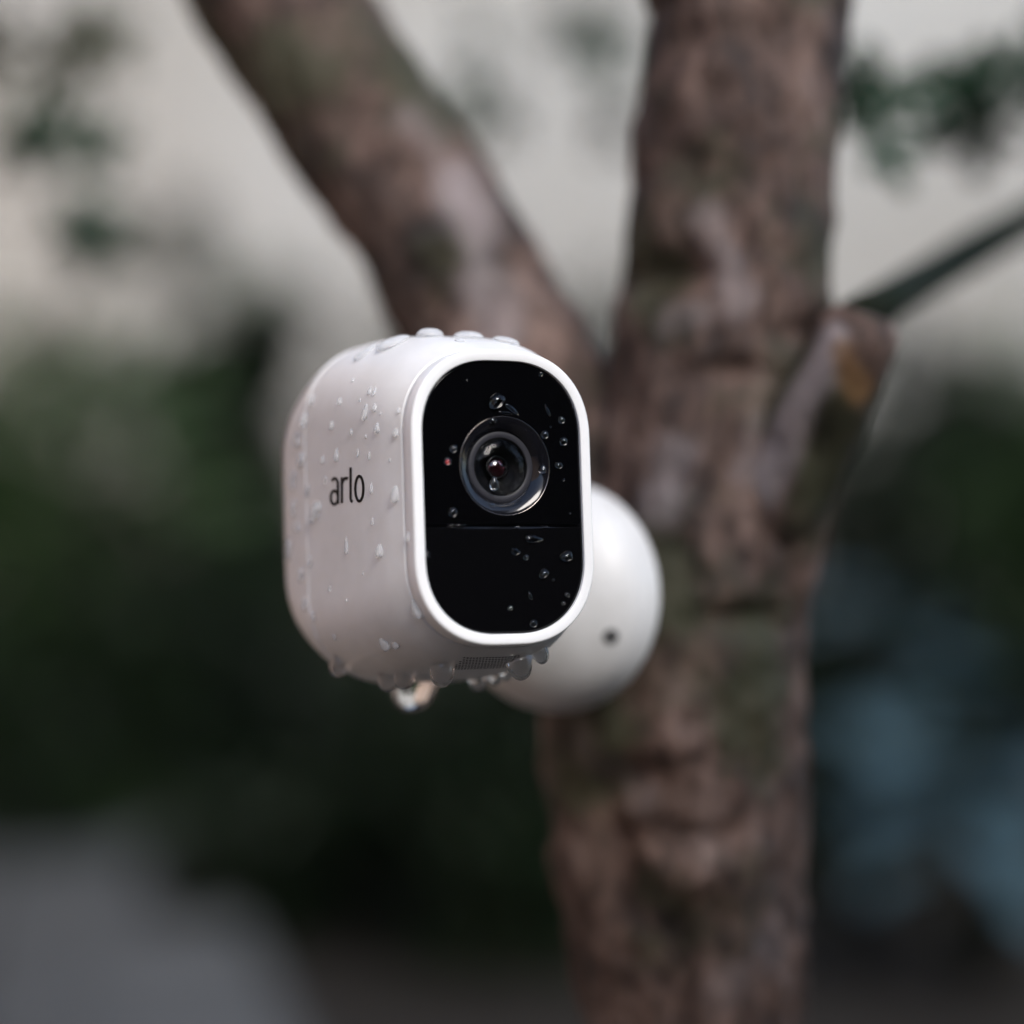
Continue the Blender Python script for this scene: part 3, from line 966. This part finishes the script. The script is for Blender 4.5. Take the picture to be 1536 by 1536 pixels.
def drop_px(px, py, wpx, hpx, label, group, kind='tear', roll=0.0, thick=0.8, xfs=1.0):
    h_ = hit(px, py)
    if h_ is None:
        print('MISS', px, py); return None
    loc, nrm, dist = h_
    s = SP * loc.y
    hw, hh = wpx * .5 * s * xfs, hpx * .5 * s
    return drop_at(loc, nrm, hw, hh, thick * min(hw, hh), label, group, kind, roll)

G_S = 'small raindrops on the pale side of the white camera'
L_S = 'small clear raindrop on the pale side of the white camera'
XF = 1.5                                        # the side is seen at a slant
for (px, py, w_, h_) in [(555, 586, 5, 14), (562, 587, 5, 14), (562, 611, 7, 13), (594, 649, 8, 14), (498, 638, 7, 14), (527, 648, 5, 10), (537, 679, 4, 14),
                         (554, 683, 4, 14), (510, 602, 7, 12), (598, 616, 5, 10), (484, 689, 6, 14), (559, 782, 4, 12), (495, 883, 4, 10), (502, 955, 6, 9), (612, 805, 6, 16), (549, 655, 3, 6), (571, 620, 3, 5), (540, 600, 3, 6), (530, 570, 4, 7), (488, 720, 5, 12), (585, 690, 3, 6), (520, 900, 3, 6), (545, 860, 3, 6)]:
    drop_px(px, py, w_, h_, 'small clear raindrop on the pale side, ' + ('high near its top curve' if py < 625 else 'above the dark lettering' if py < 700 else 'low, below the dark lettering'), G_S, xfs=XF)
G_B = 'larger raindrops on the pale side of the white camera'
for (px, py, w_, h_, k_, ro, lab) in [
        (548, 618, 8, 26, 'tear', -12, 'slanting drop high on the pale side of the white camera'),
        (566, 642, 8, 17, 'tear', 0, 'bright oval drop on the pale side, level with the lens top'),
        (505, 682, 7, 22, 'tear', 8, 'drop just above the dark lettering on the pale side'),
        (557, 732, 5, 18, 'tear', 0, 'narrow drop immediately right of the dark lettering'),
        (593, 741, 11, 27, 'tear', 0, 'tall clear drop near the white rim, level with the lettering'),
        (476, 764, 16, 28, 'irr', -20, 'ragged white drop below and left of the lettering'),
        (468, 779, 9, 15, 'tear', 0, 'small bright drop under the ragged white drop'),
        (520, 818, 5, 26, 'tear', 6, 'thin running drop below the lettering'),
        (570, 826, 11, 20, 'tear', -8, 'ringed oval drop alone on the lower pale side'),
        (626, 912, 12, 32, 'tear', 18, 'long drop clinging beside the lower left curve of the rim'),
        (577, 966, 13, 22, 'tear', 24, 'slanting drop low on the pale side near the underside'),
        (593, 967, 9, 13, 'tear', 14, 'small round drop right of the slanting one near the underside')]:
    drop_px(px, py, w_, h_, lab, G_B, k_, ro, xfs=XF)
G_R = 'raindrops on the blurred rear of the white camera'
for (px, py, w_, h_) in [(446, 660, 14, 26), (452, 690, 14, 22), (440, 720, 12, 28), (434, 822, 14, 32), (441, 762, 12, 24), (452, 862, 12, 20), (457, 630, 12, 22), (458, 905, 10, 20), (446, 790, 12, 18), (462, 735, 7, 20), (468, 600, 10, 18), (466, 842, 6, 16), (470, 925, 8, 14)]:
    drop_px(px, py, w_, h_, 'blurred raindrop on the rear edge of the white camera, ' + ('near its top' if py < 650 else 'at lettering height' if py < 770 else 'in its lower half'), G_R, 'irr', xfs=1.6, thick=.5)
G_P = 'small raindrops on the black front panel'
L_P = 'small glinting raindrop on the black front panel'
for (px, py, w_, h_) in [(811, 561, 8, 7), (842, 630, 10, 11), (817, 652, 11, 13), (845, 662, 12, 14), (838, 698, 13, 10), (739, 631, 11, 10), (680, 673, 11, 13), (692, 690, 7, 8),
                         (789, 836, 8, 9), (765, 912, 10, 8), (851, 892, 9, 7), (845, 905, 7, 6), (790, 645, 3, 3), (826, 640, 3, 3), (845, 720, 4, 4), (700, 570, 3, 3), (860, 610, 4, 5), (830, 870, 4, 5), (855, 770, 3, 3)]:
    drop_px(px, py, w_, h_, 'small glinting raindrop on the black panel, ' + ('right of the lens' if px > 780 and py < 780 else 'left of or above the lens' if py < 780 else 'on its lower part'), G_P, 'round', drng.uniform(-30, 30), thick=.95, xfs=1.08)
for (px, py, w_, h_, k_, ro, lab) in [
        (745, 601, 24, 23, 'irr', 0, 'large blue glinting drop above the lens'),
        (768, 613, 24, 7, 'tear', -35, 'streak of water right of the large drop above the lens'),
        (758, 619, 22, 4, 'round', -8, 'thin arc of water lying on top of the lens rim'),
        (821, 615, 4, 19, 'tear', 25, 'thin slanting streak high on the right of the black panel'),
        (671, 692, 11, 12, 'round', 0, 'red tinted drop left of the lens'),
        (679, 768, 13, 15, 'round', 0, 'round drop at the lower left of the lens above the panel seam'),
        (814, 703, 11, 16, 'tear', 0, 'drop on the right flank of the lens ring'),
        (739, 758, 9, 9, 'round', 0, 'small drop at the bottom of the lens ring'),
        (741, 725, 14, 22, 'tear', 0, 'tall drop on the lens glass below its centre'),
        (800, 808, 28, 11, 'irr', -10, 'wide flat drop just below the panel seam'),
        (773, 827, 15, 10, 'irr', -35, 'slanting drop below the wide flat one on the lower panel'),
        (850, 834, 17, 18, 'irr', 0, 'large drop at the right side of the lower black panel'),
        (816, 860, 13, 15, 'irr', -15, 'drop in the middle right of the lower black panel'),
        (795, 893, 5, 13, 'tear', 20, 'thin faint streak low on the black panel'),
        (800, 935, 12, 12, 'round', 0, 'round drop at the very bottom of the black panel'),
        (642, 832, 5, 12, 'tear', 0, 'blue drop at the left edge of the lower black panel'),
        (676, 788, 10, 4, 'round', 0, 'leftmost bead of water along the panel seam'),
        (691, 788, 15, 4, 'round', 0, 'second bead from the left along the panel seam'),
        (716, 789, 20, 4, 'irr', 0, 'long bead below the lens along the panel seam'),
        (755, 790, 14, 5, 'irr', 0, 'fourth bead from the left along the panel seam'),
        (775, 791, 9, 5, 'round', 0, 'fifth bead from the left along the panel seam'),
        (791, 790, 12, 4, 'irr', 0, 'sixth bead from the left along the panel seam'),
        (817, 791, 11, 4, 'round', 0, 'rightmost bead of water along the panel seam')]:
    drop_px(px, py, w_, h_, lab, 'larger drops on the black front panel', k_, ro, thick=.95, xfs=1.08)

def body_top(px, y):
    return edge_point(px, y, 1)
def edge_point(px, y, sgn):
    """top or bottom point of the shell at depth y (mm) that lies over picture column px"""
    lo, hi = -29.0, 29.0
    for _ in range(40):
        x = (lo + hi) / 2
        r_ = shell_bvh.ray_cast(Vector((x * MM, y * MM, sgn * 0.08)), Vector((0, 0, -sgn)))
        if r_[0] is None:
            if x > 0: hi = x
            else: lo = x
            continue
        q = DEV @ r_[0]
        if 768 + 768 * q.x / q.y / HALF < px: lo = x
        else: hi = x
    loc, nrm = r_[0], r_[1]
    if nrm.z * sgn < 0: nrm = -nrm
    return DEV @ loc, (DEV.to_3x3() @ nrm)
_v = [v.co.copy() for v in body.data.vertices]
_k = len(_v)
_v += [v.co.copy() for v in rearcap.data.vertices]
shell_bvh = BVHTree.FromPolygons(_v, [tuple(p.vertices) for p in body.data.polygons] + [tuple(i + _k for i in p.vertices) for p in rearcap.data.polygons])
G_T = 'raindrops standing on top of the white camera'
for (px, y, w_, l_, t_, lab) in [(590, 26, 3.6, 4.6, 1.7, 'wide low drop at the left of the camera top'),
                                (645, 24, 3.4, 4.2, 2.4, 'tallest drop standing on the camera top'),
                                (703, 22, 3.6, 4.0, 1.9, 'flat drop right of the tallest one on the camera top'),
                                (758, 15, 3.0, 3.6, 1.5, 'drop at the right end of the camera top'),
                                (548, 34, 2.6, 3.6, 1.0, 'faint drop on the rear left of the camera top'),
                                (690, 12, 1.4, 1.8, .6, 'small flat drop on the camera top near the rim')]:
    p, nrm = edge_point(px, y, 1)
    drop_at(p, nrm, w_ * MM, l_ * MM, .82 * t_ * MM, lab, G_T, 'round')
G_U = 'drops hanging under the white camera'
for (px, y, w_, l_, t_, lab) in [(663, 16, 3.0, 2.8, 5.2, 'hanging drop left of the speaker holes under the camera'),
                                (777, 11, 3.4, 3.0, 5.4, 'wide hanging drop right of the speaker holes'),
                                (808, 9, 1.9, 2.2, 3.6, 'small hanging drop at the right end of the underside'),
                                (607, 30, 3.0, 2.6, 3.6, 'amber tinted drop hanging left on the underside'),
                                (583, 38, 3.0, 2.6, 3.6, 'faint drop behind the amber tinted one on the underside'),
                                (512, 50, 2.8, 2.8, 3.8, 'blurred drop at the rear left of the underside'),
                                (717, 40, 2.4, 2.4, 3.2, 'bright blurred bead under the speaker holes'),
                                (743, 36, 1.8, 1.8, 2.6, 'dim blurred bead right of the bright one'),
                                (760, 28, 1.5, 1.5, 2.2, 'smallest blurred bead under the right of the camera')]:
    p, nrm = edge_point(px, y, -1)
    drop_at(p, nrm, w_ * MM, l_ * MM, t_ * MM, lab, G_U, 'round')
# the big white drip below, far at the back
p, nrm = edge_point(620, 60, -1)
drop_at(p + Vector((0, 0, .0005)), Vector((-.15, 0, -1)).normalized(), 5.2 * MM, 4.6 * MM, 9.5 * MM, 'large bright blurred drip hanging below the camera', G_U, 'irr')
